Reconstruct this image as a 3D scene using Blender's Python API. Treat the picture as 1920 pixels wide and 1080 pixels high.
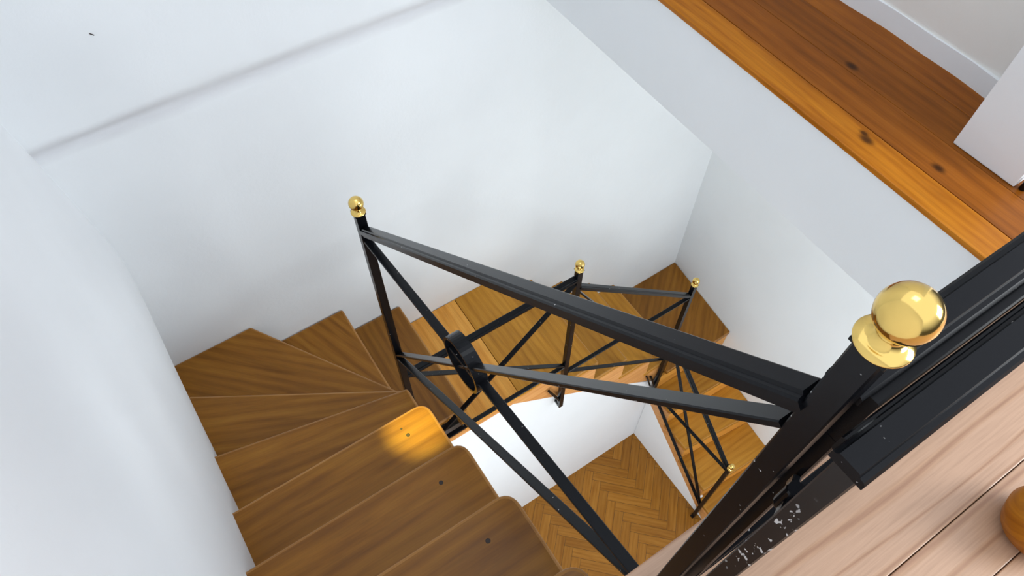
import bpy, bmesh, math, random
from mathutils import Vector, Matrix
random.seed(7)
sc = bpy.context.scene
for o in list(bpy.data.objects): bpy.data.objects.remove(o)
COL = sc.collection

# ------------------------------------------------------------------ camera
# plan units "U" (1 U = 2 m); x runs along the landing edge, y towards the back wall, z up
S = 2.0
ZT = 0.65                                   # eye height above the top floor, in U
def V(x, y, z): return Vector((x*S, y*S, (z+ZT)*S))
cd = bpy.data.cameras.new('camera'); cam = bpy.data.objects.new('camera', cd); COL.objects.link(cam)
sc.camera = cam
F = 1339.0
nad = Vector((955-960, 1410-540, F)).normalized()      # image frame: x right, y down, z forward
up = -nad
a = Vector((4700-960, -1520-540, F)); a = (a - a.dot(up)*up).normalized()
b = up.cross(a)
if b.y > 0: b = -b
R = Matrix(((a.x, -a.y, -a.z), (b.x, -b.y, -b.z), (up.x, -up.y, -up.z)))
cam.matrix_world = Matrix.Translation((0, 0, ZT*S)) @ R.to_4x4()
cd.sensor_width = 36; cd.lens = 36*F/1920; cd.clip_start = 0.02; cd.clip_end = 100

# ------------------------------------------------------------------ light
w = bpy.data.worlds.new('world'); sc.world = w; w.use_nodes = True
bg = w.node_tree.nodes['Background']; bg.inputs[1].default_value = 1.45
_t = w.node_tree; _tc = _t.nodes.new('ShaderNodeTexCoord'); _sx = _t.nodes.new('ShaderNodeSeparateXYZ'); _rp = _t.nodes.new('ShaderNodeValToRGB'); _mr = _t.nodes.new('ShaderNodeMapRange')
_mr.inputs[1].default_value = -1; _t.links.new(_tc.outputs['Generated'], _sx.inputs[0]); _t.links.new(_sx.outputs[2], _mr.inputs[0]); _t.links.new(_mr.outputs[0], _rp.inputs[0]); _t.links.new(_rp.outputs[0], bg.inputs[0])
_e = _rp.color_ramp.elements; _e.new(0.5); _e.new(0.72)
for _i, (_p, _c) in enumerate(((0.0, (0.03, 0.03, 0.03)), (0.45, (0.06, 0.06, 0.06)), (0.75, (0.82, 0.87, 0.96)), (1.0, (0.82, 0.87, 0.96)))): _e[_i].position = _p; _e[_i].color = (*_c, 1)
def area(name, loc, target, size, power, col, sy=None, spread=180):
    l = bpy.data.lights.new(name, 'AREA'); l.energy = power; l.color = col; l.size = size
    l.spread = math.radians(spread)
    if sy: l.shape = 'RECTANGLE'; l.size_y = sy
    o = bpy.data.objects.new(name, l); COL.objects.link(o); o.location = V(*loc)
    o.rotation_euler = (V(*target)-V(*loc)).to_track_quat('-Z', 'Y').to_euler(); return o
area('landing_window_light', (1.20, -0.75, 0.05), (-0.2, 0.3, -1.4), 1.0, 50, (0.92, 0.965, 1.0), 1.1)
area('overhead_fill', (0.55, 0.45, 1.30), (0.55, 0.45, -1.0), 1.0, 9, (0.92, 0.965, 1.0), 1.0)  # added overhead fill to balance wall brightness, no real opening above
area('lower_fill', (1.0, -0.60, -1.20), (0.9, 1.0, -1.5), 1.0, 27, (0.93, 0.98, 1.0), 0.6)  # added fill hidden below the top floor slab, brightens the deep well
area('lower_side_fill', (-0.05, -0.30, -2.05), (1.2, 0.6, -1.6), 1.3, 36, (0.92, 0.98, 1.0), 1.0)  # second added fill, out of view under the upper flight
sp = bpy.data.lights.new('warm_glow_spot', 'SPOT'); sp.energy = 1150; sp.color = (1.0, 0.88, 0.10); sp.spot_size = math.radians(4.8); sp.spot_blend = 1.0; sp.shadow_soft_size = 0.015  # added unseen spot that throws the yellow glow on one tread
so = bpy.data.objects.new('warm_glow_spot', sp); COL.objects.link(so); so.location = V(-0.12, 0.62, 0.5)
so.rotation_euler = (V(0.118, 0.452, -1.082)-V(-0.12, 0.62, 0.5)).to_track_quat('-Z', 'Y').to_euler()
vs = sc.view_settings; vs.view_transform = 'Standard'; vs.look = 'None'; vs.exposure = 0.11; vs.gamma = 1; vs.use_curve_mapping = False

# ------------------------------------------------------------------ materials
class N:
    def __init__(s, name):
        s.m = bpy.data.materials.new(name); s.m.use_nodes = True; s.t = s.m.node_tree
        s.b = s.t.nodes['Principled BSDF']
    def n(s, typ, **kw):
        x = s.t.nodes.new(typ)
        for k, v in kw.items():
            if k.startswith('_'): setattr(x, k[1:], v)
            else: x.inputs[k.replace('0_', ' ')].default_value = v
        return x
    def l(s, a, b): s.t.links.new(a, b)
    def ramp(s, fac, stops):
        r = s.n('ShaderNodeValToRGB'); e = r.color_ramp.elements
        while len(e) < len(stops): e.new(0.5)
        for i, (p, c) in enumerate(stops): e[i].position = p; e[i].color = (*c, 1) if len(c) == 3 else c
        s.l(fac, r.inputs[0]); return r.outputs[0]
    def mix(s, fac, c1, c2, mode='MIX'):
        x = s.n('ShaderNodeMix', _data_type='RGBA', _blend_type=mode)
        for i, v in ((0, fac), (6, c1), (7, c2)):
            if hasattr(v, 'is_output'): s.l(v, x.inputs[i])
            else: x.inputs[i].default_value = v if i == 0 else (*v, 1)
        return x.outputs[2]

def wood(name, dark, mid, light, rough=0.32, coarse=1.0, knots=0.0, coords='UV', spec=0.5, vary=0.17, pts=(), grain=0.22):
    k = N(name)
    tc = k.n('ShaderNodeTexCoord')
    src = tc.outputs['UV']
    mp = k.n('ShaderNodeMapping'); mp.inputs['Scale'].default_value = (1.1*coarse, 9*coarse, 1); k.l(src, mp.inputs[0])
    n1 = k.n('ShaderNodeTexNoise', Scale=1.6, Detail=4, Roughness=0.6, Distortion=0.7); k.l(mp.outputs[0], n1.inputs[0])
    mp2 = k.n('ShaderNodeMapping'); mp2.inputs['Scale'].default_value = (5, 130, 1); k.l(src, mp2.inputs[0])
    n2 = k.n('ShaderNodeTexNoise', Scale=1.5, Detail=3, Roughness=0.6); k.l(mp2.outputs[0], n2.inputs[0])
    mp3 = k.n('ShaderNodeMapping'); mp3.inputs['Scale'].default_value = (0.55*coarse, 5*coarse, 1); k.l(src, mp3.inputs[0])
    wv = k.n('ShaderNodeTexWave', Scale=1.5 if grain < 0.5 else 2.6, Distortion=7.0 if grain < 0.5 else 9.0, Detail=2.0); wv.inputs['Detail Scale'].default_value = 0.8
    wv.bands_direction = 'Y'; k.l(mp3.outputs[0], wv.inputs[0])
    c = k.ramp(n1.outputs[0], [(0.22, dark if grain < 0.5 else mid), (0.5, mid if grain < 0.5 else light), (0.8, light)])
    c = k.mix(grain, c, k.ramp(wv.outputs[1], [(0.0, dark), (0.05, mid), (0.22, light), (1.0, light)] if grain >= 0.5 else [(0.0, dark), (0.35, mid), (1.0, light)]))
    f = k.ramp(n2.outputs[0], [(0.3, (0.84, 0.82, 0.80)), (0.6, (1.04, 1.04, 1.04))])
    c = k.mix(0.75, c, f, 'MULTIPLY')
    oi = k.n('ShaderNodeObjectInfo')
    hv = k.n('ShaderNodeHueSaturation'); k.l(c, hv.inputs['Color'])
    mr = k.n('ShaderNodeMapRange'); mr.inputs[3].default_value = 1-vary; mr.inputs[4].default_value = 1+vary
    k.l(oi.outputs['Random'], mr.inputs[0]); k.l(mr.outputs[0], hv.inputs['Value']); c = hv.outputs[0]
    if knots:
        vo = k.n('ShaderNodeTexVoronoi', Scale=knots); mk = k.n('ShaderNodeMapping'); mk.inputs['Scale'].default_value = (1, 1.7, 1)
        k.l(src, mk.inputs[0]); k.l(mk.outputs[0], vo.inputs[0])
        c = k.mix(k.ramp(vo.outputs[0], [(0.03, (1, 1, 1)), (0.075, (0, 0, 0))]), c, tuple(x*0.25 for x in dark))
    for kx, ky, kr in pts:
        vm = k.n('ShaderNodeVectorMath', _operation='DISTANCE'); mq = k.n('ShaderNodeMapping'); mq.inputs['Scale'].default_value = (1, 0.6, 1)
        k.l(tc.outputs['Object'], mq.inputs[0]); k.l(mq.outputs[0], vm.inputs[0]); p_ = V(kx, ky, -0.65); vm.inputs[1].default_value = (p_.x, p_.y*0.6, p_.z)
        c = k.mix(k.ramp(vm.outputs['Value'], [(kr*0.5, (0.9,)*3), (kr*1.3, (0, 0, 0))]), c, tuple(x*0.2 for x in dark))
    at = k.n('ShaderNodeAttribute', _attribute_name='tone')
    c = k.mix(1.0, c, k.ramp(at.outputs['Fac'], [(0.0, (1, 1, 1)), (1.0, (0.55, 0.5, 0.45))]), 'MULTIPLY')
    aw = k.n('ShaderNodeAttribute', _attribute_name='edge_glint')          # bright bevel reflection painted as a paler tone along the nosings
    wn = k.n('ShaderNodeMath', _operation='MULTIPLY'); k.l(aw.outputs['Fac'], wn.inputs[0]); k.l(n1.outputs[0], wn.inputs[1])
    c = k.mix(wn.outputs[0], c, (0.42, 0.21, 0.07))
    k.l(c, k.b.inputs['Base Color'])
    r = k.n('ShaderNodeMapRange'); r.inputs[3].default_value = rough-0.06; r.inputs[4].default_value = rough+0.14
    k.l(n1.outputs[0], r.inputs[0]); k.l(r.outputs[0], k.b.inputs['Roughness'])
    k.b.inputs['Specular IOR Level'].default_value = spec
    bp = k.n('ShaderNodeBump', Strength=0.12, Distance=0.002); k.l(n2.outputs[0], bp.inputs['Height']); k.l(bp.outputs[0], k.b.inputs['Normal'])
    return k.m

def plaster(name, col, marks=0.0, seam=False):
    k = N(name); tc = k.n('ShaderNodeTexCoord')
    n1 = k.n('ShaderNodeTexNoise', Scale=1.3, Detail=4, Roughness=0.6); k.l(tc.outputs['Object'], n1.inputs[0])
    n2 = k.n('ShaderNodeTexNoise', Scale=14, Detail=6, Roughness=0.65); k.l(tc.outputs['Object'], n2.inputs[0])
    c = k.ramp(n1.outputs[0], [(0.3, tuple(x*0.97 for x in col)), (0.7, tuple(min(1, x*1.02) for x in col))])
    c = k.mix(k.ramp(n2.outputs[0], [(0.68, (0, 0, 0)), (0.8, (0.25, 0.25, 0.25))]), c, tuple(x*0.8 for x in col))
    if seam:                                       # grey band along the plaster seam, edge broken by noise
        sx = k.n('ShaderNodeSeparateXYZ'); k.l(tc.outputs['Object'], sx.inputs[0])
        z0 = (-0.781+ZT)*S
        md = k.n('ShaderNodeMath', _operation='SUBTRACT'); k.l(sx.outputs[2], md.inputs[0]); md.inputs[1].default_value = z0
        ab = k.n('ShaderNodeMath', _operation='ABSOLUTE'); k.l(md.outputs[0], ab.inputs[0])
        n3 = k.n('ShaderNodeTexNoise', Scale=6, Detail=3); k.l(tc.outputs['Object'], n3.inputs[0])
        m3 = k.n('ShaderNodeMath', _operation='MULTIPLY_ADD'); k.l(n3.outputs[0], m3.inputs[0]); m3.inputs[1].default_value = 0.03; k.l(ab.outputs[0], m3.inputs[2])
        c = k.mix(k.ramp(m3.outputs[0], [(0.028, (0.6, 0.6, 0.6)), (0.062, (0, 0, 0))]), c, (0.60, 0.60, 0.63))
    k.l(c, k.b.inputs['Base Color']); k.b.inputs['Roughness'].default_value = 0.75
    bp = k.n('ShaderNodeBump', Strength=0.25, Distance=0.006); k.l(n2.outputs[0], bp.inputs['Height']); k.l(bp.outputs[0], k.b.inputs['Normal'])
    return k.m

M = {}
KN = [(0.729, 0.294, 0.013), (0.766, 0.213, 0.011), (0.735, 0.303, 0.008), (0.82, 0.40, 0.012)]
M['tread'] = wood('stained_tread_wood', (0.12, 0.042, 0.005), (0.235, 0.092, 0.010), (0.33, 0.150, 0.018), rough=0.28, spec=0.24)
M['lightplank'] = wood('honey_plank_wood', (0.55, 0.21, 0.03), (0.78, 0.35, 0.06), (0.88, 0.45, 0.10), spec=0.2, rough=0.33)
M['treadlit'] = wood('lit_tread_wood', (0.28, 0.11, 0.010), (0.43, 0.19, 0.018), (0.53, 0.26, 0.035), rough=0.28, spec=0.24)  # paler copy of the tread wood, stronger light on lower flights painted in
M['string'] = wood('orange_pine_string', (0.50, 0.20, 0.05), (0.66, 0.30, 0.09), (0.75, 0.40, 0.16), rough=0.45)
M['orange'] = wood('orange_stained_pine', (0.22, 0.060, 0.003), (0.38, 0.125, 0.005), (0.50, 0.19, 0.012), spec=0.2, rough=0.30, coarse=1.6, pts=KN)
M['darkorange'] = wood('dark_stained_pine', (0.12, 0.032, 0.003), (0.23, 0.067, 0.005), (0.33, 0.105, 0.009), spec=0.18, rough=0.30, coarse=1.2, pts=KN)
M['pine'] = wood('pale_varnished_pine', (0.24, 0.095, 0.04), (0.42, 0.235, 0.125), (0.48, 0.30, 0.195), rough=0.28, coarse=0.55, grain=0.5, vary=0.06)
M['parquet'] = wood('oak_parquet_wood', (0.22, 0.080, 0.008), (0.34, 0.140, 0.016), (0.42, 0.19, 0.03), spec=0.24, rough=0.30, coarse=1.5, vary=0)
M['wall'] = plaster('white_plaster', (0.81, 0.84, 0.86), seam=True)
M['wallL'] = plaster('white_plaster_left', (0.83, 0.85, 0.87))
M['paint'] = plaster('white_paint', (0.84, 0.875, 0.895))
M['cream'] = plaster('cream_wall_paint', (0.84, 0.83, 0.79))

def metal_black():
    k = N('black_painted_iron'); tc = k.n('ShaderNodeTexCoord')
    n = k.n('ShaderNodeTexNoise', Scale=60, Detail=3); k.l(tc.outputs['Object'], n.inputs[0])
    n2 = k.n('ShaderNodeTexNoise', Scale=95, Detail=2); k.l(tc.outputs['Object'], n2.inputs[0])
    c = k.mix(k.ramp(n2.outputs[0], [(0.735, (0, 0, 0)), (0.76, (1, 1, 1))]), (0.005, 0.0055, 0.007), (0.42, 0.41, 0.40))
    k.l(c, k.b.inputs['Base Color'])
    k.b.inputs['Roughness'].default_value = 0.25; k.b.inputs['Specular IOR Level'].default_value = 0.18
    return k.m
M['iron'] = metal_black()
def iron_chipped():
    k = N('chipped_black_iron'); tc = k.n('ShaderNodeTexCoord')
    mp = k.n('ShaderNodeMapping'); mp.inputs['Scale'].default_value = (1, 1, 0.5); k.l(tc.outputs['Object'], mp.inputs[0])
    n2 = k.n('ShaderNodeTexNoise', Scale=150, Detail=2); k.l(mp.outputs[0], n2.inputs[0])
    sx = k.n('ShaderNodeSeparateXYZ'); k.l(tc.outputs['Object'], sx.inputs[0])
    band = k.ramp(sx.outputs[2], [(0.42, (0, 0, 0)), (0.50, (1, 1, 1)), (0.66, (1, 1, 1)), (0.72, (0, 0, 0))])
    f = k.mix(1.0, k.ramp(n2.outputs[0], [(0.63, (0, 0, 0)), (0.66, (1, 1, 1))]), band, 'MULTIPLY')
    k.l(k.mix(f, (0.005, 0.0055, 0.007), (0.55, 0.54, 0.53)), k.b.inputs['Base Color'])
    k.b.inputs['Roughness'].default_value = 0.35; return k.m
M['chip'] = iron_chipped()
k = N('polished_brass'); k.b.inputs['Base Color'].default_value = (0.82, 0.57, 0.17, 1); k.b.inputs['Metallic'].default_value = 1; k.b.inputs['Roughness'].default_value = 0.13; M['brass'] = k.m
k = N('dark_hole'); k.b.inputs['Base Color'].default_value = (0.02, 0.01, 0.006, 1); k.b.inputs['Roughness'].default_value = 0.6; M['dark'] = k.m

# ------------------------------------------------------------------ mesh helpers
def link(name, bm, mat, parent=None, kind=None, smooth=False):
    me = bpy.data.meshes.new(name); bmesh.ops.recalc_face_normals(bm, faces=bm.faces); bm.to_mesh(me); bm.free()
    me.materials.append(mat)
    if smooth:
        for p in me.polygons: p.use_smooth = True
    o = bpy.data.objects.new(name, me); COL.objects.link(o)
    if parent: o.parent = parent; o.matrix_parent_inverse = Matrix.Translation(-Vector(parent.location))
    if kind: o['kind'] = kind
    return o
def tag(o, label, cat, group=None):
    o['label'] = label; o['category'] = cat
    if group: o['group'] = group
    return o
def thing(name, label, cat, loc, group=None):
    o = bpy.data.objects.new(name, None); COL.objects.link(o); o.location = V(*loc); o.empty_display_size = 0.1
    return tag(o, label, cat, group)
def part_label(o, label): o['label'] = label; return o
def uv_world(bm, ang, off=(0, 0)):
    uv = bm.loops.layers.uv.verify(); c, s = math.cos(ang), math.sin(ang)
    for f in bm.faces:
        n = f.normal
        for lp in f.loops:
            p = lp.vert.co; u = p.x*c + p.y*s; v = -p.x*s + p.y*c
            if abs(n.z) < 0.5: v = v + p.z
            lp[uv].uv = (u+off[0], v+off[1])
def prism(poly, z0, z1, bev=0.0, grain=0.0, axis='z', seg=2):
    """extrude a polygon (U units). axis z: (x,y) poly; axis y: (x,z) poly from y=z0..z1; axis x: (y,z) poly"""
    bm = bmesh.new()
    f = {'z': lambda p, t: V(p[0], p[1], t), 'y': lambda p, t: V(p[0], t, p[1]), 'x': lambda p, t: V(t, p[0], p[1])}[axis]
    A = [bm.verts.new(f(p, z0)) for p in poly]; B = [bm.verts.new(f(p, z1)) for p in poly]
    bm.faces.new(A); bm.faces.new(B)
    n = len(poly)
    for i in range(n): bm.faces.new((A[i], A[(i+1) % n], B[(i+1) % n], B[i]))
    bmesh.ops.recalc_face_normals(bm, faces=bm.faces)
    if bev:
        es = [e for e in bm.edges if len(e.link_faces) == 2 and e.calc_face_angle(0) > 0.6]
        bmesh.ops.bevel(bm, geom=es, offset=bev*S, segments=seg, profile=0.5, affect='EDGES')
    bm.normal_update()
    uv_world(bm, grain, (random.uniform(0, 20), random.uniform(0, 20)))
    return bm
def box(x0, x1, y0, y1, z0, z1, bev=0.0, grain=0.0):
    return prism([(x0, y0), (x1, y0), (x1, y1), (x0, y1)], z0, z1, bev, grain)
def fillet(poly, idx, r, n=6):
    out = []
    for i, p in enumerate(poly):
        if i != idx: out.append(p); continue
        P = Vector(p); A = Vector(poly[i-1]); B = Vector(poly[(i+1) % len(poly)])
        d1 = (A-P).normalized(); d2 = (B-P).normalized()
        for t in range(n+1):
            s = t/n; q1 = P+d1*r*(1-s); q2 = P+d2*r*s
            out.append(tuple(P + d1*r*(1-s)**2 + d2*r*s**2))
    return out
def sweep(profile, p0, p1, upv=(0, 0, 1), bm=None, end0=None, end1=None):
    """profile (side, up) in U swept p0->p1 (U coords)"""
    if bm is None: bm = bmesh.new()
    P0, P1 = V(*p0), V(*p1); d = (P1-P0).normalized(); s = d.cross(Vector(upv)).normalized(); u = s.cross(d)
    A = [bm.verts.new(P0+s*a_*S+u*b_*S) for a_, b_ in profile]; B = [bm.verts.new(P1+s*a_*S+u*b_*S) for a_, b_ in profile]
    bm.faces.new(A); bm.faces.new(B); n = len(profile)
    for i in range(n): bm.faces.new((A[i], A[(i+1) % n], B[(i+1) % n], B[i]))
    return bm
def barprof(w_, h_, c=0.0008):
    w_, h_ = w_/2, h_/2
    return [(-w_+c, -h_), (w_-c, -h_), (w_, -h_+c), (w_, h_-c), (w_-c, h_), (-w_+c, h_), (-w_, h_-c), (-w_, -h_+c)]
def lathe(prof, c, bm=None, n=32):
    if bm is None: bm = bmesh.new()
    rings = []
    for r, z in prof:
        rings.append([bm.verts.new(V(c[0]+r*math.cos(2*math.pi*i/n), c[1]+r*math.sin(2*math.pi*i/n), c[2]+z)) for i in range(n)] if r > 1e-6 else [bm.verts.new(V(c[0], c[1], c[2]+z))])
    for A, B in zip(rings, rings[1:]):
        for i in range(n):
            j = (i+1) % n
            if len(A) == 1 and len(B) == 1: continue
            if len(A) == 1: bm.faces.new((A[0], B[i], B[j]))
            elif len(B) == 1: bm.faces.new((A[i], A[j], B[0]))
            else: bm.faces.new((A[i], A[j], B[j], B[i]))
    return bm
def grid(fn, us, vs_):
    bm = bmesh.new(); G = [[bm.verts.new(V(*fn(u, v))) for v in vs_] for u in us]
    for i in range(len(us)-1):
        for j in range(len(vs_)-1): bm.faces.new((G[i][j], G[i+1][j], G[i+1][j+1], G[i][j+1]))
    return bm
def lin(a_, b_, n): return [a_+(b_-a_)*i/(n-1) for i in range(n)]
def interp(t, pts):
    if t <= pts[0][0]: return pts[0][1]
    for (a0, v0), (a1, v1) in zip(pts, pts[1:]):
        if t <= a1:
            s = (t-a0)/(a1-a0); return v0+(v1-v0)*s
    return pts[-1][1]

# ------------------------------------------------------------------ walls, slabs, floors
FL = -2.88; TOP = 0.75
def solid(o, th):
    m = o.modifiers.new('thickness', 'SOLIDIFY'); m.thickness = th; m.offset = -1; return o
# back wall with the shallow plaster seam
def seam_dev(x, z):
    w_ = 0.012+0.003*math.sin(x*9)+0.002*math.sin(x*23); c0 = -0.781+0.003*math.sin(x*5+1)
    return 0.0035*math.exp(-((z-c0)/w_)**2) - 0.004*(1/(1+math.exp(-(z-c0)/0.006)))
zs = lin(FL-0.02, -0.86, 14)+lin(-0.845, -0.72, 42)+lin(-0.70, TOP, 10)
o = link('wall_back', grid(lambda x, z: (x, 1.0+seam_dev(x, z)+0.0015*math.sin(x*7+z*4), z), lin(-0.30, 1.50, 70), zs), M['wall'], kind='structure', smooth=True)
# back wall thickness as a second shell behind
link('wall_back_core', box(-0.30, 1.50, 1.012, 1.06, FL, TOP), M['paint'], kind='structure')
PL = [(-2.88, -0.30), (-1.8, -0.262), (-1.395, -0.2285), (-1.302, -0.2125), (-1.218, -0.1985), (-1.14, -0.1845), (-1.07, -0.1755), (-0.989, -0.1745), (-0.878, -0.180), (-0.785, -0.1845), (-0.708, -0.190), (-0.3, -0.20), (0.75, -0.205)]
PN = [(-2.88, -0.22), (-1.4, -0.195), (-1.1, -0.184), (-0.97, -0.178), (-0.7, -0.175), (0.75, -0.175)]
def lx(y, z):
    t = min(1, max(0, (y-0.35)/0.65)); 
    return interp(z, PN)*(1-t)+interp(z, PL)*t + 0.0012*math.sin(y*11+z*7)
zl = lin(FL-0.02, -1.5, 10)+lin(-1.45, -0.6, 36)+lin(-0.55, TOP, 10)
link('wall_left', grid(lambda y, z: (lx(y, z), y, z), lin(-1.3, 1.012, 50), zl), M['wallL'], kind='structure', smooth=True)
link('wall_left_core', box(-0.40, -0.31, -1.3, 1.06, FL, TOP), M['paint'], kind='structure')
# right wall of the well
def rx(y): return interp(y, [(-1.3, 1.33), (0.3, 1.375), (0.41, 1.386), (0.65, 1.403), (1.0, 1.4375), (1.02, 1.44)])
bm = grid(lambda y, z: (rx(y), y, z), lin(-1.3, 1.01, 30), lin(FL-0.02, -0.822, 20))
link('wall_right', bm, M['paint'], kind='structure', smooth=True)
link('wall_right_core', box(1.45, 1.50, -1.3, 1.0, FL, -0.83), M['paint'], kind='structure')
# landing slab on the right: white fascia, then boards
link('ceiling', box(0.702, 1.5, -1.3, 0.999, -0.826, -0.6585, 0.001), M['paint'], kind='structure')
link('ceiling.001', box(0.152, 0.702, -1.3, 0.046, -0.826, -0.672, 0.001), M['paint'], kind='structure')
link('ceiling.002', box(-0.30, 0.152, -1.3, -0.036, -0.826, -0.672, 0.001), M['paint'], kind='structure')
link('trim_1', box(0.6985, 0.7465, 0.052, 0.998, -0.6585, -0.650, 0.0018, math.pi/2), M['orange'], kind='structure').data.name = 'trim'
for x0, x1 in ((0.7475, 0.8085), (0.809, 0.8725)):
    link('floor', prism([(x0, 0.052), (x1, 0.052), (x1, 0.998), (x0, 0.998)], -0.6585, -0.6505, 0.0006, math.pi/2), M['darkorange'], kind='structure')
link('floor', prism([(0.873, 0.052), (0.93, 0.052), (0.93, 0.998), (0.873, 0.998)], -0.6585, -0.6505, 0.0006, math.pi/2), M['darkorange'], kind='structure')
# pale pine boards of the near landing
ys = [0.052, -0.0735, -0.1235, -0.235, -0.35, -0.46, -0.58, -0.70, -0.82, -0.94, -1.06, -1.18, -1.3]
for i, (y1, y0) in enumerate(zip(ys, ys[1:])):
    if i == 0:
        poly = [(-0.24, y0+0.0008), (0.70, y0+0.0008), (0.70, y1), (0.1515, y1), (0.1515, -0.025), (-0.24, -0.025)]
        poly[2:4] = [(0.70, y1-0.0003), (0.1515, y1-0.0003)]
    else: poly = [(-0.24, y0+0.0008), (0.70, y0+0.0008), (0.70, y1), (-0.24, y1)]
    link('floor', prism(poly, -0.672, -0.650, 0.0010, 0.0), M['pine'], kind='structure')
    link('floor', prism([(0.7008, y0+0.0008), (1.3, y0+0.0008), (1.3, y1-0.0003), (0.7008, y1-0.0003)], -0.6585, -0.650, 0.0010, 0.0), M['pine'], kind='structure')
# wall beyond the dark boards, its skirting and the white jamb
link('wall_landing', box(0.924, 0.96, 0.14, 0.998, -0.650, TOP), M['cream'], kind='structure')
bmb = grid(lambda y, z: (0.9195+0.002*math.sin(y*21)+0.0012*math.sin(y*47), y, z), lin(0.2, 0.998, 60), [-0.652, -0.63, -0.6205])
bmesh.ops.extrude_face_region(bmb, geom=bmb.faces[:])
for v in bmb.verts[len(bmb.verts)//2:]: v.co.x = 0.924*S
link('baseboard_landing', bmb, M['paint'], kind='structure')
link('door_1', box(0.815, 0.935, 0.1435, 0.231, -0.650, TOP, 0.0015), M['paint'], kind='structure')
# wall under the stairs, seen through the well
link('wall_under_stairs', prism([(-0.2, FL), (1.066, FL), (1.066, -2.37), (0.737, -2.049), (0.43, -1.795), (0.15, -1.795), (-0.2, -1.5)], 0.661, 0.69, 0, 0, 'y'), M['wallL'], kind='structure')
link('wall_under_stairs.001', prism([(0.14, FL), (0.66, FL), (0.66, -2.48), (0.16, -2.88+0.02)], 1.064, 1.085, 0, 0, 'x'), M['wallL'], kind='structure')
# herringbone parquet: one floor, block by block
def herringbone():
    bm = bmesh.new(); uv = bm.loops.layers.uv.verify(); tone = bm.faces.layers.float.new('tone_f')
    L, Wd = 0.175, 0.035; k_ = int(L/Wd); ang = math.radians(45)
    cs, sn = math.cos(ang), math.sin(ang); ox, oy = 0.45, 0.2; tones = []
    def put(cx, cy, lx_, ly_, horiz):
        g = 0.0005; pts = [(cx+g, cy+g), (cx+lx_-g, cy+g), (cx+lx_-g, cy+ly_-g), (cx+g, cy+ly_-g)]
        q = [(ox+px*cs-py*sn, oy+px*sn+py*cs) for px, py in pts]
        if not all(-0.32 < p[0] < 1.5 and -1.3 < p[1] < 0.99 for p in q): return
        vs0 = [bm.verts.new(V(p[0], p[1], FL)) for p in q]; f = bm.faces.new(vs0); t = random.random(); tones.append(t)
        a0, a1 = random.uniform(0, 30), random.uniform(0, 30)
        for lp, (px, py) in zip(f.loops, pts):
            u, v = (px-cx, py-cy) if horiz else (py-cy, px-cx); lp[uv].uv = (u*S+a0, v*S+a1)
    for i in range(-30, 31):
        for j in range(-12, 13):
            x = i*Wd + j*L*1.0; y = i*Wd - j*L*1.0
            put(x, y, L, Wd, True)
            put(x, y+Wd, Wd, L, False)
    bm2 = bm
    me = bpy.data.meshes.new('floor_parquet'); bm2.to_mesh(me); bm2.free()
    at = me.attributes.new('tone', 'FLOAT', 'FACE')
    for i, t in enumerate(tones): at.data[i].value = t*0.45
    me.materials.append(M['parquet']); o = bpy.data.objects.new('floor_parquet', me); COL.objects.link(o); o['kind'] = 'structure'
herringbone()
link('floor_base', box(-0.32, 1.5, -1.3, 1.0, FL-0.05, FL-0.001), M['dark'], kind='structure')

# ------------------------------------------------------------------ staircase
st = thing('staircase', 'winding brown stained wooden staircase with rounded treads turning around the open well', 'staircase', (0.15, -0.02, -0.8))
TH = 0.020; SB = 0.012; E_ = 0.149; WL = -0.245; YW = 0.650; TB = 0.0035
def tread(poly, z, grain, mat='tread', bev=0.0045, th=TH):
    o = link('tread', prism(poly, z-th, z, bev, grain, seg=3), M[mat], st)
    at = o.data.attributes.new('edge_glint', 'FLOAT', 'FACE')
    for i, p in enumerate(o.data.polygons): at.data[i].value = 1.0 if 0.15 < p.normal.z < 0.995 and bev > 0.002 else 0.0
    return o
def riser(p0, p1, z0, z1, t=0.008, mat='tread'):
    d = (Vector(p1)-Vector(p0)).normalized(); n = Vector((-d.y, d.x))*t
    poly = [p0, p1, (p1[0]+n.x, p1[1]+n.y), (p0[0]+n.x, p0[1]+n.y)]
    return link('riser', prism(poly, z0, z1, 0, math.atan2(d.y, d.x)), M[mat], st)
zA = [-0.758, -0.866, -0.974, -1.082, -1.190, -1.299, -1.409, -1.517, -1.628, -1.740]
nose = [-0.025, 0.100, 0.226, 0.351, 0.480]
def lw(y, z): return lx(y, z)+0.0004
for i in range(4):
    y0, y1, z = nose[i]-SB, nose[i+1], zA[i]
    tread(fillet([(lw(y0, z)-0.006, y0), (E_, y0), (E_, y1), (lw(y1, z)-0.006, y1)], 2, 0.024), z, 0.0)
    riser((E_-0.008, y0), (WL+0.05, y0), z, (zA[i-1]-TH) if i else -0.672)
# winders
riser((E_-0.008, nose[4]-SB), (-0.19, nose[4]-SB), zA[4], zA[3]-TH)
tread([(-0.196, nose[4]-SB), (E_, nose[4]-SB), (E_, 0.567), (-0.213, 0.641)], zA[4], math.radians(-10))
riser((E_-0.008, 0.556), (-0.20, 0.626), zA[5], zA[4]-TH)
tread([(-0.213, 0.625), (E_, 0.553), (0.150, 0.622), (-0.228, 0.852)], zA[5], math.radians(-25))
riser((E_-0.006, 0.612), (-0.215, 0.832), zA[6], zA[5]-TH)
tread([(-0.226, 0.832), (0.150, 0.605), (0.157, 0.675), (-0.048, 0.9995), (-0.236, 0.9995)], zA[6], math.radians(-45))
riser((0.150, 0.668), (-0.058, 0.997), zA[7], zA[6]-TH)
tread([(-0.064, 0.9995), (0.145, 0.664), (0.158, YW), (0.158, 0.9995)], zA[7], math.radians(110))
riser((0.146, YW+0.004), (0.146, 0.9985), zA[8], zA[7]-TH)
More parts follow.
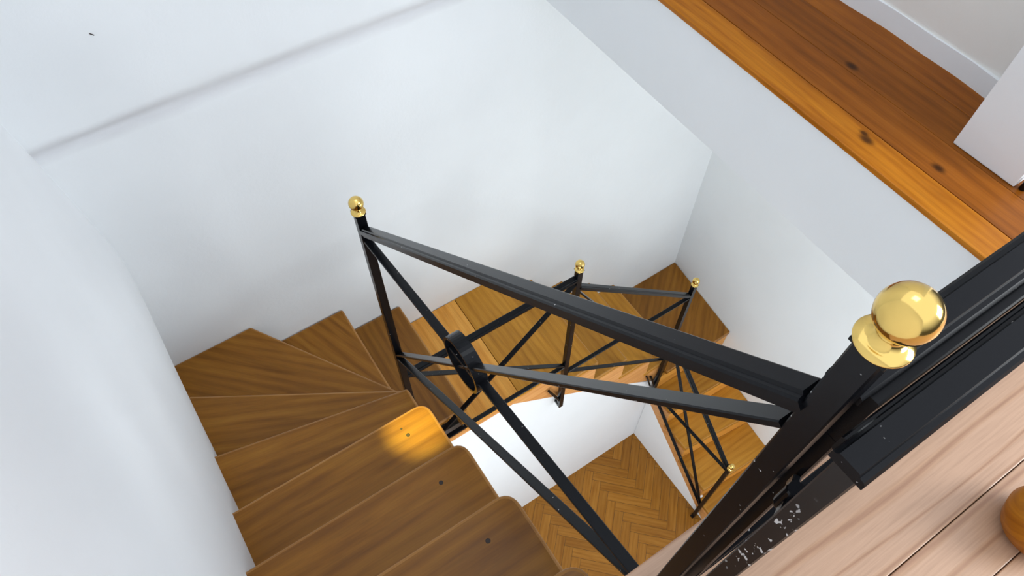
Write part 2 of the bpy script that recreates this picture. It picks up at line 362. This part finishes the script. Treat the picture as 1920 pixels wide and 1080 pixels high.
tread([(0.144, YW), (0.302, YW), (0.302, 0.9995), (0.144, 0.9995)], zA[8], math.pi/2)
riser((0.291, YW+0.004), (0.291, 0.9985), zA[9], zA[8]-TH)
# quarter landing of two boards
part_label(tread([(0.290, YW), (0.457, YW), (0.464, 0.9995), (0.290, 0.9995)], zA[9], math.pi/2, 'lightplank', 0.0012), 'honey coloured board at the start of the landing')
tread([(0.4585, YW), (0.612, YW), (0.612, 0.9995), (0.4655, 0.9995)], zA[9], math.pi/2, 'treadlit', 0.0012)
xs = [0.612, 0.736, 0.862, 0.988, 1.112]; zb = [-1.740, -1.853, -1.967, -2.081, -2.196, -2.31]
for i in range(4):
    riser((xs[i]-SB, YW+0.004), (xs[i]-SB, 0.9985), zb[i+1], zb[i]-TH)
    tread([(xs[i]-SB-0.001, YW), (xs[i+1], YW), (xs[i+1], 0.9995), (xs[i]-SB-0.001, 0.9995)], zb[i+1], math.pi/2, 'treadlit')
riser((xs[4]-SB, YW+0.004), (xs[4]-SB, 0.9985), zb[5], zb[4]-TH)
tread([(xs[4]-SB-0.001, 0.645), (1.402, 0.645), (1.4365, 0.9995), (xs[4]-SB-0.001, 0.9995)], zb[5], math.radians(40), 'tread', 0.003)
# lower flight, coming back towards the viewer
zc = [-2.31, -2.424, -2.538, -2.652, -2.766]; nl = [(0.645, 0.645), (0.545, 0.530), (0.428, 0.395), (0.287, 0.268), (0.155, 0.14)]
XW = 1.060
for i in range(1, 5):
    a0, b0 = nl[i-1]; a1, b1 = nl[i]
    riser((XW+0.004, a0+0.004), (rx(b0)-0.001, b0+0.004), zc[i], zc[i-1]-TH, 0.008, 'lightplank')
    tread([(XW, a1), (rx(b1)-0.0005, b1), (rx(b0)-0.0005, b0+0.005), (XW, a0+0.005)], zc[i], 0.0, 'treadlit', 0.003)
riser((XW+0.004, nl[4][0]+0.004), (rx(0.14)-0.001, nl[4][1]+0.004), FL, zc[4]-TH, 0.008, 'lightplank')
# stringers
top = [(0.150, -1.762)]
top += [(0.600, -1.762)]
for i in range(4): top += [(xs[i]-SB+0.010, zb[i]-TH-0.001 if i == 0 else zb[i]-TH-0.001), (xs[i]-SB+0.010, zb[i+1]-TH-0.001)]
top += [(xs[4]-SB, zb[4]-TH-0.001), (xs[4]-SB, -2.34), (1.066, -2.34)]
# keep the x values rising
pts = []; 
pts = [(0.150, -1.7605), (xs[0]-0.004, -1.7605)]
for i in range(4): pts += [(xs[i]-0.004, zb[i+1]-TH-0.0005), (xs[i+1]-0.004, zb[i+1]-TH-0.0005)]
pts[-1] = (1.066, zb[4]-TH-0.0005)
low = [(1.066, -2.345), (1.0, -2.284), (0.737, -2.045), (0.440, -1.785), (0.150, -1.785)]
part_label(link('stringer', prism(pts+low, 0.6525, 0.6605, 0, 0, 'y'), M['string'], st), 'light orange saw-toothed stringer under the landing flight')
pts = [(0.655, -2.332)]
for i in range(1, 5): pts += [(nl[i-1][0]+0.002, zc[i]-TH-0.0005), (nl[i][0]+0.002, zc[i]-TH-0.0005)]
pts += [(nl[4][0]+0.002, FL), (0.20, FL), (0.655, -2.50)]
link('stringer', prism(pts, 1.0555, 1.0638, 0, 0, 'x'), M['string'], st)
pts = [(-0.03, -0.672-TH)]
pts = [(-0.03, -0.779)]
for i in range(1, 4): pts += [(nose[i]-0.014, zA[i-1]-TH-0.0005), (nose[i]-0.014, zA[i]-TH-0.0005)]
pts += [(nose[4]-0.014, zA[3]-TH-0.0005), (nose[4]-0.014, zA[4]-TH-0.0005), (0.55, zA[4]-TH-0.0005), (0.55, -1.40), (-0.03, -0.95)]
link('stringer', prism(pts, 0.128, 0.136, 0, 0, 'x'), M['string'], st)
# screw holes in the lower straight treads
for x, y, z in ((0.092, 0.313, -0.974), (0.093, 0.188, -0.866), (0.097, 0.443, -1.082), (0.093, 0.458, -1.082)):
    r = 0.0032 if (x, y) != (0.093, 0.458) else 0.0018
    link('screw_hole', lathe([(0, 0.0003), (r*0.8, 0.0003), (r, 0.0), (0, -0.001)], (x, y, z), n=14), M['dark'], st)

# ------------------------------------------------------------------ iron railing of the stairs
sr = thing('stair_railing', 'black iron stair railing with crossed bars, brass ball finials and flat handrail down the well', 'railing', (0.168, 0.0266, -0.65))
PW = 0.0138; BW = 0.0118; BH = 0.0045
HP = [(-0.0060, -0.0095), (0.0060, -0.0095), (0.0060, -0.0045), (0.0085, -0.0045), (0.0085, 0.0000), (0.0072, 0.0010), (0.0052, 0.0012), (0.0044, 0.0030), (-0.0044, 0.0030), (-0.0052, 0.0012), (-0.0072, 0.0010), (-0.0085, 0.0000), (-0.0085, -0.0045), (-0.0060, -0.0045)]
def bar(name, p0, p1, w_=BW, h_=BH, parent=sr, mat='iron'): return link(name, sweep(barprof(w_, h_), p0, p1, (0, 1, 0) if abs(p0[2]-p1[2]) > 0.3 and abs(p0[0]-p1[0])+abs(p0[1]-p1[1]) < 1e-6 else (0, 0, 1)), M[mat], parent)
def rail(p0, p1, parent=sr): return link('handrail', sweep(HP, p0, p1), M['iron'], parent)
def post(x, y, z0, z1, parent=sr, w_=PW, r=0.0105):
    bm = sweep(barprof(w_, w_, 0.0008), (x, y, z0), (x, y, z1), upv=(0, 1, 0))
    p = link('post', bm, M['iron'], parent)
    def sub(name, bm_, m_, sm=True):
        q = link(name, bm_, M[m_], None, smooth=sm); q.parent = p; return q
    sub('post_cap', box(x-w_/2-0.0014, x+w_/2+0.0014, y-w_/2-0.0014, y+w_/2+0.0014, z1, z1+0.0022, 0.0004), 'iron', False)
    prof = [(0, 0.0), (r*0.98, 0.0), (r, 0.0006), (r*0.97, 0.0014), (r*0.7, 0.0021), (r*0.50, 0.0034), (r*0.42, 0.0060), (r*0.46, 0.0088)]
    n = 18; cz = 0.0088+math.sqrt(r*r-(r*0.46)**2)
    t0 = math.asin(0.46)
    for i in range(n+1):
        t = t0+(math.pi-t0)*i/n; prof.append((max(0, r*math.sin(t)) if i < n else 0, cz-r*math.cos(t)))
    part_label(sub('finial', lathe(prof, (x, y, z1+0.0022)), 'brass'), 'polished brass ball finial')
    return p
x1, y1_ = 0.168, 0.638
P0 = (0.168, 0.0278); P1 = (x1, y1_); P2 = (0.597, 0.640); P3 = (1.0455, 0.640); P4 = (1.0455, 0.2587)
post(*P0, -0.649, -0.2125, w_=0.0126); post(*P1, -1.76, -0.7725); post(*P2, -1.965, -1.2565); post(*P3, -2.47, -1.690); post(*P4, FL+0.001, -2.316)
h = PW/2
# upper flight panel
rail((x1, P0[1]+h, -0.262), (x1, y1_-h, -0.802))
bar('bottom_rail', (x1, P0[1]+h, -0.672), (x1, y1_-h, -1.196))
bar('diagonal_bar', (x1, P0[1]+h, -0.290), (x1, y1_-h, -1.180))
bar('diagonal_bar', (x1, P0[1]+h, -0.668), (x1, y1_-h, -0.828))
def ring(c, r, w_, t, axis='x'):
    bm = bmesh.new(); n = 48; rows = []
    for rr, ww in ((r, -w_/2), (r, w_/2), (r-t, w_/2), (r-t, -w_/2)):
        rows.append([bm.verts.new(V(c[0]+ww, c[1]+rr*math.cos(2*math.pi*i/n), c[2]+rr*math.sin(2*math.pi*i/n))) for i in range(n)])
    for k_ in range(4):
        A, B = rows[k_], rows[(k_+1) % 4]
        for i in range(n): bm.faces.new((A[i], A[(i+1) % n], B[(i+1) % n], B[i]))
    return bm
part_label(link('ring', ring((x1, 0.350, -0.752), 0.038, 0.017, 0.004), M['iron'], sr), 'round iron band ring where the bars cross')
# landing panel
yb = 0.640
rail((x1+h, yb, -1.285), (P2[0]-h, yb, -1.285))
bar('bottom_rail', (x1+h, yb, -1.705), (P2[0]-h, yb, -1.705))
bar('diagonal_bar', (x1+h, yb, -1.700), (P2[0]-h, yb, -1.305))
bar('diagonal_bar', (x1+h, yb, -1.290), (P2[0]-h, yb, -1.698))
# descending panel of the middle flight
rail((P2[0]+h, yb, -1.322), (P3[0]-h, yb, -1.734))
bar('bottom_rail', (P2[0]+h, yb, -1.745), (P3[0]-h, yb, -2.135))
bar('diagonal_bar', (P2[0]+h, yb, -1.748), (P3[0]-h, yb, -1.752))
bar('diagonal_bar', (P2[0]+h, yb, -1.345), (P3[0]-h, yb, -2.130))
# lower flight panel
xb = P3[0]
rail((xb, P3[1]-h, -2.005), (xb, P4[1]+h, -2.325))
bar('bottom_rail', (xb, P3[1]-h, -2.40), (xb, P4[1]+h, -2.745))
bar('diagonal_bar', (xb, P3[1]-h, -2.02), (xb, P4[1]+h, -2.740))
bar('diagonal_bar', (xb, P3[1]-h, -2.39), (xb, P4[1]+h, -2.345))
# feet fixed to the stringer
bar('bracket', (P2[0]-0.045, 0.644, -1.82), (P2[0], 0.640, -1.935), 0.007, 0.007)
bar('bracket', (P2[0], 0.640, -1.955), (P2[0], 0.657, -1.955), 0.016, 0.012)
bar('bracket', (P3[0]-0.035, 0.646, -2.25), (P3[0], 0.640, -2.36), 0.007, 0.007)
bar('bracket', (P3[0]-0.06, 0.646, -2.22), (P3[0]-0.02, 0.646, -2.34), 0.006, 0.006)
bar('bracket', (P4[0]-0.012, P4[1], FL+0.006), (P4[0]+0.012, P4[1], FL+0.006), 0.014, 0.010)

# ------------------------------------------------------------------ railing on the landing edge and gate folded beside it
lr = thing('landing_railing', 'black iron landing handrail behind the near brass ball, on the well side', 'railing', (0.2, 0.0285, -0.65))
link('handrail', sweep(HP, (P0[0]+h, 0.0285, -0.253), (0.72, 0.0285, -0.253)), M['iron'], lr)
bar('top_rail', (0.184, 0.0197, -0.281), (0.71, 0.0197, -0.281), 0.008, 0.042, lr)
bar('post', (0.188, 0.0197, -0.649), (0.188, 0.0197, -0.3025), 0.008, 0.008, lr)
bar('post', (0.706, 0.0190, -0.649), (0.706, 0.0190, -0.258), 0.008, 0.008, lr)
bar('bottom_rail', (0.190, 0.0195, -0.62), (0.702, 0.0195, -0.62), 0.008, 0.008, lr)
bar('diagonal_bar', (0.190, 0.0195, -0.612), (0.702, 0.0195, -0.278), 0.007, 0.007, lr)
bar('diagonal_bar', (0.190, 0.0195, -0.278), (0.702, 0.0195, -0.612), 0.007, 0.007, lr)
gt = thing('stair_gate', 'black iron gate folded flat beside the landing handrail, nearest the pale floorboards', 'gate', (0.158, 0.004, -0.65))
GP = [(-0.008, -0.0045), (0.008, -0.0045), (0.008, -0.0012), (0.0068, 0.0004), (0.0048, 0.0008), (0.0040, 0.0026), (-0.0055, 0.0026), (-0.0062, 0.0008), (-0.0074, 0.0004), (-0.008, -0.0012)]
def gate_rail():
    bm = sweep(GP, (0.149, 0.0046, -0.2505), (0.70, 0.0042, -0.2505))
    return link('handrail', bm, M['iron'], gt)
gate_rail()
link('post', sweep(barprof(0.011, 0.011), (0.1575, 0.0044, -0.640), (0.1575, 0.0044, -0.2545), upv=(0, 1, 0)), M['chip'], gt)
bar('top_rail', (0.1635, 0.0105, -0.268), (0.70, 0.0105, -0.268), 0.009, 0.012, gt)
bar('post', (0.694, 0.0044, -0.640), (0.694, 0.0044, -0.2545), 0.010, 0.010, gt)
bar('bottom_rail', (0.163, 0.0044, -0.625), (0.689, 0.0044, -0.625), 0.007, 0.007, gt)
bar('diagonal_bar', (0.163, 0.0044, -0.62), (0.689, 0.0044, -0.262), 0.006, 0.006, gt)
bm = lathe([(0, -0.012), (0.0042, -0.012), (0.0046, -0.010), (0.0046, 0.010), (0.0042, 0.012), (0, 0.012)], (0.1735, 0.0128, -0.352), n=16)
sweep(barprof(0.004, 0.012), (0.1735, 0.0128, -0.352), (0.1610, 0.0075, -0.352), bm=bm)
sweep(barprof(0.004, 0.012), (0.1735, 0.0128, -0.352), (0.182, 0.0175, -0.352), bm=bm)
link('hinge', bm, M['iron'], gt)

# ------------------------------------------------------------------ small things
bm = lathe([(0, 0), (0.022, 0), (0.029, 0.008), (0.0335, 0.024), (0.031, 0.040), (0.020, 0.050), (0.014, 0.056), (0.014, 0.072), (0, 0.072)], (0.478, -0.116, -0.6495), n=40)
uv_world(bm, 0)
tag(link('wooden_foot', bm, M['orange'], smooth=True), 'orange varnished turned wooden foot at the right edge on the pale floor', 'furniture foot')
bm = sweep(barprof(0.0012, 0.0012, 0.0002), (-0.0325, 0.999, -0.6235), (-0.0245, 0.992, -0.6275))
tag(link('nail', bm, M['dark']), 'tiny dark nail sticking out of the white back wall above the seam', 'nail')
bm = lathe([(0, 0), (0.004, 0), (0.004, 0.016), (0.003, 0.018), (0, 0.018)], (0.822, 0.136, -0.650), n=14)
tag(link('door_stop', bm, M['iron'], smooth=True), 'small black stop on the boards at the foot of the white jamb', 'door stop')
